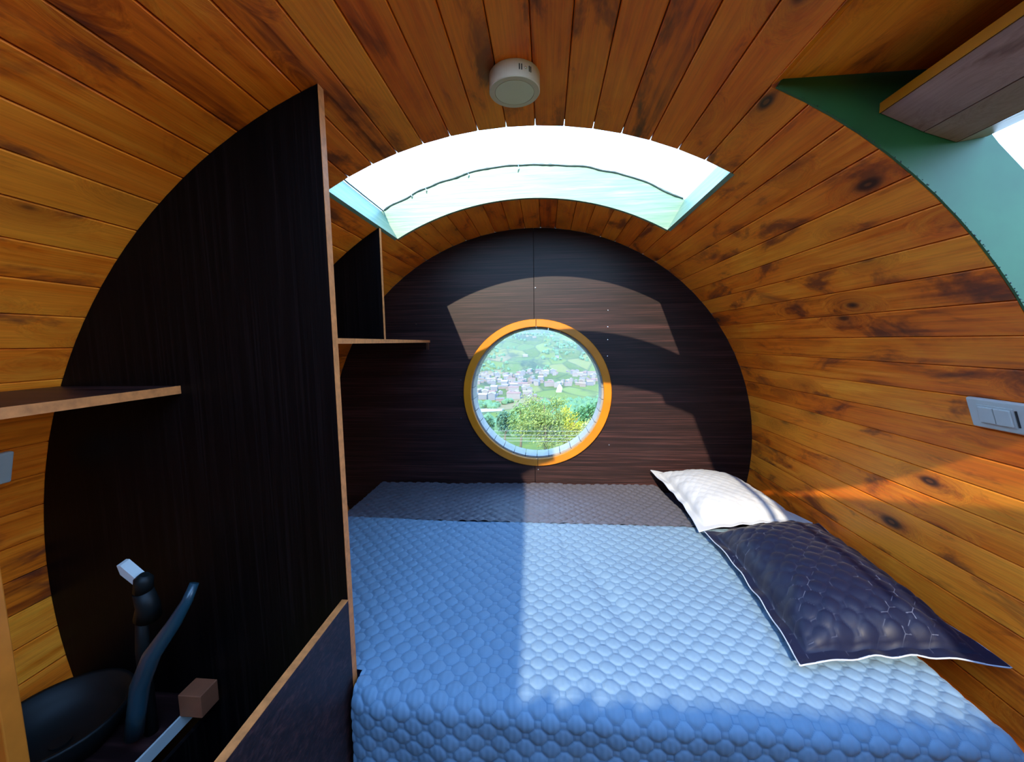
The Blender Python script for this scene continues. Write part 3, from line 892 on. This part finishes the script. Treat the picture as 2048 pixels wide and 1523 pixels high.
c = s.mix(near, c, s.ramp(gn, [(0.3, (0.16, 0.30, 0.02)), (0.7, (0.40, 0.52, 0.04))]))
c = s.mix(1.0, c, (0.33, 0.27, 0.24), 'MULTIPLY')
s.bsdf(c, 0.9, 0.1)
me.materials.append(s.m)
gr = bpy.data.objects.new('ground', me); link(gr); tag(gr, kind='structure')

# valley haze: a low, very thin air volume beyond the town edge
hz = bpy.data.materials.new('valley_haze'); hz.use_nodes = True
hz.node_tree.nodes.clear()
ho = hz.node_tree.nodes.new('ShaderNodeOutputMaterial'); hv = hz.node_tree.nodes.new('ShaderNodeVolumeScatter')
hv.inputs['Color'].default_value = (0.80, 0.90, 1.0, 1); hv.inputs['Density'].default_value = 0.00008; hv.inputs['Anisotropy'].default_value = 0.2
hz.node_tree.links.new(hv.outputs[0], ho.inputs['Volume'])
air = box('valley_haze', (-6500, 400, -300), (6500, 6900, 700), hz)
tag(air, 'thin pale haze over the far valley side beyond the round window', 'haze', kind='stuff')

# houses of the town
roofs = [simple('tile_roof_%d' % i, c, 0.8, var=0.1, vscale=.5) for i, c in enumerate([(0.18, 0.09, 0.065), (0.22, 0.16, 0.13), (0.24, 0.225, 0.22), (0.12, 0.10, 0.10)])]
walls_ = [simple('render_wall_%d' % i, c, 0.8, var=0.05, vscale=.5) for i, c in enumerate([(0.17, 0.155, 0.145), (0.15, 0.12, 0.105), (0.13, 0.13, 0.14)])]
def house_mesh(w, d, h, rh, mw, mr):
    me = bpy.data.meshes.new('house')
    v = [(-w, -d, -3), (w, -d, -3), (w, d, -3), (-w, d, -3), (-w, -d, h), (w, -d, h), (w, d, h), (-w, d, h), (-w, 0, h + rh), (w, 0, h + rh),
         (-w - .4, -d - .5, h - .1), (w + .4, -d - .5, h - .1), (w + .4, 0, h + rh + .15), (-w - .4, 0, h + rh + .15), (w + .4, d + .5, h - .1), (-w - .4, d + .5, h - .1)]
    f = [(0, 1, 5, 4), (1, 2, 6, 9, 5), (2, 3, 7, 6), (3, 0, 4, 8, 7), (10, 11, 12, 13), (13, 12, 14, 15)]
    me.from_pydata(v, [], f)
    me.materials.append(mw); me.materials.append(mr)
    for i in (4, 5): me.polygons[i].material_index = 1
    # dark window strips set proud of the walls would be below one pixel at this distance
    return me
hm = [house_mesh(random.uniform(5, 9), random.uniform(4, 6), random.uniform(4, 8), random.uniform(1.2, 2.4), walls_[i % 3], roofs[i % 4]) for i in range(10)]
count = 0
tries = 0
spots = []
reserve = [(27, 800), (-22, 472)]
CX = 0.023
while count < 270 and tries < 20000:
    tries += 1
    y = random.choice([random.uniform(640, 860), random.uniform(800, 1320), random.uniform(800, 1320)])
    sl = random.uniform(-0.20, 0.205)
    x = sl * y
    if y < 800 and sl > -0.03: continue
    if any((x - a) ** 2 + (y - b) ** 2 < 27 ** 2 for a, b in spots): continue
    if any((x - a) ** 2 + (y - b) ** 2 < 45 ** 2 for a, b in reserve) or (y < 800 and 0.015 < sl < 0.055): continue
    dens = mnoise.noise(Vector((x / 90, y / 130, 0)))
    if dens < -0.12: continue
    o = bpy.data.objects.new('house', hm[count % 10])
    link(o)
    o.location = (x, y, float(hgt(x, y)))
    o.rotation_euler = (0, 0, random.choice([0, pi / 2]) + random.uniform(-.3, .3))
    sc_ = random.uniform(0.8, 1.5); o.scale = (sc_, sc_, sc_)
    tag(o, 'small pale house of the distant valley town, seen through the round window', 'house', 'houses of the valley town')
    count += 1
    spots.append((x, y))
# scattered farmhouses higher up
for i in range(14):
    y = random.uniform(1500, 3600); x = random.uniform(-0.2, 0.2) * y; spots.append((x, y))
    o = bpy.data.objects.new('farmhouse', hm[i % 10]); link(o)
    o.location = (x, y, float(hgt(x, y))); o.scale = (1.2, 1.2, 1.2)
    tag(o, 'lone pale farmhouse among fields on the far hillside', 'house', 'farmhouses on the far hillside')

def far_at(px, py, y):
    d = RM @ Vector((px - 1024, 779.84, 761.5 - py)); t = y / d.y
    return CAM + d * t
p = far_at(982, 826, 470)
wh = tag(empty('warehouse', (p.x, p.y, p.z - 9)), 'long white warehouse left of the tree, at the near edge of the town', 'building')
z0 = p.z - 9
bm = bmesh.new(); add_box(bm, (p.x - 17, 455, z0 - 6), (p.x + 13, 490, z0 + 11)); obj_bm('walls', bm, walls_[0], wh)
bm = bmesh.new(); add_prism(bm, [(p.x - 18, 454, z0 + 11), (p.x - 18, 472, z0 + 14), (p.x - 18, 491, z0 + 11)], None, (32, 0, 0)); obj_bm('roof', bm, simple('white_roof', (0.26, 0.26, 0.27), 0.6), wh)
for k in range(6):
    box('loading_door', (p.x - 15 + 4.6 * k, 454.7, z0 - 1), (p.x - 12.5 + 4.6 * k, 455.2, z0 + 4), roofs[2], wh)
p = far_at(1117, 784, 800)
ch = tag(empty('white_chapel', (p.x, p.y, p.z)), 'bright white building with a pointed front above the tree, in the town', 'building')
bm = bmesh.new(); add_prism(bm, [(p.x - 6, 800, p.z - 4), (p.x + 5, 800, p.z - 4), (p.x + 8, 800, p.z + 9), (p.x + 3, 800, p.z + 17), (p.x - 2, 800, p.z + 9)], None, (0, 14, 0)); obj_bm('nave', bm, simple('chapel_white', (0.4, 0.4, 0.4), 0.7), ch)

# trees
def leaf_mat(name, c0, c1):
    s = N(name); rn = s.n('ObjectInfo').outputs['Random']
    tc = s.n('NewGeometry').outputs['Position']
    nz = s.noise(tc, 2.2, 3)
    c0 = tuple(x * .72 for x in c0); c1 = tuple(x * .72 for x in c1)
    s.bsdf(s.ramp(nz, [(0.3, c0), (0.7, c1)]), 0.7, 0.2)
    return s.m
bark = simple('bark', (0.16, 0.12, 0.08), 0.9)
def tree(name, label, px, py_top, py_bot, y, wpx, c0, c1, n, leaf, seed, conic=False):
    r = random.Random(seed)
    top = far_at(px, py_top, y); botm = far_at(px, py_bot, y)
    gz = float(hgt(top.x, y)); H = top.z - gz
    w = wpx / 780 * y / 2
    e = tag(empty(name, (top.x, y, gz - .05)), label, 'tree')
    crown0 = min(botm.z, top.z - 0.5)
    bm = bmesh.new()
    add_tube(bm, [(top.x, y, gz - .2), (top.x + .03 * H, y, gz + H * .4), (top.x, y, gz + H * .85)], max(0.02, H * 0.03), 8, [1, .7, .15])
    for k in range(7):
        a = r.uniform(0, 6.28); z1 = gz + H * r.uniform(.25, .6)
        add_tube(bm, [(top.x, y, z1), (top.x + math.cos(a) * w * .4, y + math.sin(a) * w * .4, z1 + H * .15), (top.x + math.cos(a) * w * .7, y + math.sin(a) * w * .7, z1 + H * .28)], H * .012, 5, [1, .6, .2])
    obj_bm('trunk', bm, bark, e)
    verts, faces = [], []
    cz = (top.z + crown0) / 2; hz_ = (top.z - crown0) / 2
    clumps = []
    for k in range(34):
        while True:
            a, b, c_ = r.uniform(-1, 1), r.uniform(-1, 1), r.uniform(-1, 1)
            if a * a + b * b + c_ * c_ < 1: break
        if conic: f_ = max(0.1, (1 - c_) / 2); a *= f_; b *= f_
        clumps.append((a * .8, b * .8, c_ * .85))
    for k in range(n):
        ca, cb, cc = r.choice(clumps)
        s_ = 0.26
        a, b, c_ = ca + r.gauss(0, s_ * .55), cb + r.gauss(0, s_ * .55), cc + r.gauss(0, s_ * .5)
        q_ = Vector((top.x + a * w, y + b * w, cz + c_ * hz_))
        n1 = Vector((r.gauss(0, 1), r.gauss(0, 1), r.gauss(0, 1) + .3)).normalized()
        t1 = n1.orthogonal().normalized(); t2 = n1.cross(t1)
        L = leaf * r.uniform(.6, 1.3); i0 = len(verts)
        verts += [q_ - t1 * L, q_ - t2 * L * .45, q_ + t1 * L, q_ + t2 * L * .45]
        faces.append((i0, i0 + 1, i0 + 2, i0 + 3))
    me = bpy.data.meshes.new('foliage')
    off = Vector(e.location)
    me.from_pydata([tuple(v - off) for v in verts], [], faces)
    me.materials.append(leaf_mat(name + '_leaf', c0, c1))
    fo = bpy.data.objects.new('foliage', me); link(fo, e)
    fo['kind'] = 'stuff'
    return e
tree('bushy_tree', 'large airy olive-green tree in the middle of the round window', 1088, 784, 902, 26, 128, (0.10, 0.17, 0.03), (0.36, 0.42, 0.12), 9000, 0.075, 1)
tree('yellow_tree', 'yellow-green tree right of the large tree, outside the window', 1138, 812, 900, 34, 70, (0.30, 0.32, 0.02), (0.55, 0.50, 0.05), 3500, 0.10, 2)
tree('dry_tree', 'pale brownish-green tree at the window\'s right rim, near the wires', 1185, 835, 905, 30, 60, (0.22, 0.26, 0.08), (0.50, 0.48, 0.20), 2600, 0.09, 3)
tree('pine_tree', 'dark green tree at the window\'s left rim below the warehouse', 972, 832, 868, 90, 40, (0.04, 0.11, 0.06), (0.12, 0.24, 0.12), 1500, 0.35, 4)
tree('pine_tree', 'dark bluish-green tree just left of the large tree', 1008, 818, 866, 80, 40, (0.05, 0.12, 0.08), (0.14, 0.26, 0.15), 1500, 0.32, 5)
tree('leafy_tree', 'deep green tree behind the right flank of the large tree', 1168, 806, 850, 120, 50, (0.04, 0.13, 0.05), (0.14, 0.32, 0.12), 1600, 0.45, 6)
tree('leafy_tree', 'deep green tree at the right rim of the window, behind the dry tree', 1196, 800, 845, 140, 44, (0.05, 0.15, 0.06), (0.16, 0.34, 0.14), 1600, 0.5, 7)
tree('leafy_tree', 'mid-green tree behind the large tree\'s left flank', 1040, 806, 870, 60, 50, (0.07, 0.16, 0.05), (0.24, 0.36, 0.12), 1800, 0.24, 8)

# woodland clumps on the slopes, too far to count
bm = bmesh.new()
bmesh.ops.create_icosphere(bm, subdivisions=1, radius=1.0)
sv = np.array([v.co[:] for v in bm.verts]); sfc = np.array([[v.index for v in f.verts] for f in bm.faces]); bm.free()
VV, FF = [], []; off = 0
for k in range(3200):
    y = float(rng.choice([rng.uniform(150, 620), rng.uniform(620, 1400), rng.uniform(1300, 3500)])); x = rng.uniform(-0.24, 0.24) * y
    dn = mnoise.noise(Vector((x / 160, y / 260, 3)))
    if dn < (0.02 if y > 1300 or y < 620 else 0.22): continue
    if any((x - a) ** 2 + (y - b) ** 2 < 26 ** 2 for a, b in spots) or (430 < y < 520 and x < 10): continue
    r = rng.uniform(3, 6.5) * (1.5 if y > 1400 else 1)
    VV.append(sv * np.array([r, r, r * rng.uniform(.8, 1.4)]) + np.array([x, y, float(hgt(x, y)) + r * .5]) + rng.normal(0, r * .12, sv.shape)); FF.append(sfc + off); off += len(sv)
me = bpy.data.meshes.new('woodland'); me.from_pydata(np.concatenate(VV).tolist(), [], np.concatenate(FF).tolist())
me.materials.append(leaf_mat('woodland_leaf', (0.05, 0.13, 0.06), (0.16, 0.28, 0.13)))
wd = bpy.data.objects.new('woodland', me); link(wd)
tag(wd, 'scattered woods and hedgerows across the valley outside the round window', 'woods', kind='stuff')

# overhead wires and their poles
for sx in (-1, 1):
    x = 24 * sx
    gz = float(hgt(x, 12))
    e = tag(empty('utility_pole', (x, 12, gz)), ('wooden utility pole on the slope outside, left end of the wires' if sx < 0 else 'wooden utility pole on the slope outside, right end of the wires'), 'pole')
    bm = bmesh.new(); add_tube(bm, [(x, 12, gz - .3), (x, 12, gz + 2.4)], 0.11, 10, [1, .8]); obj_bm('shaft', bm, bark, e)
for i, (zc, d) in enumerate(((-0.985, 0), (-1.115, 0), (-1.21, 0), (-1.305, 0))):
    bm = bmesh.new()
    add_tube(bm, [(x, 12 - .12, zc + 0.012 * (x / 1.4) * .3 + 0.0009 * x * x) for x in np.linspace(-24, 24, 25)], 0.0055, 5)
    o = obj_bm('overhead_wire', bm, simple('wire', (0.22, 0.23, 0.23), 0.6))
    tag(o, ['topmost', 'second from the top', 'third from the top', 'lowest'][i] + ' of the four wires crossing the bottom of the round window', 'wire')
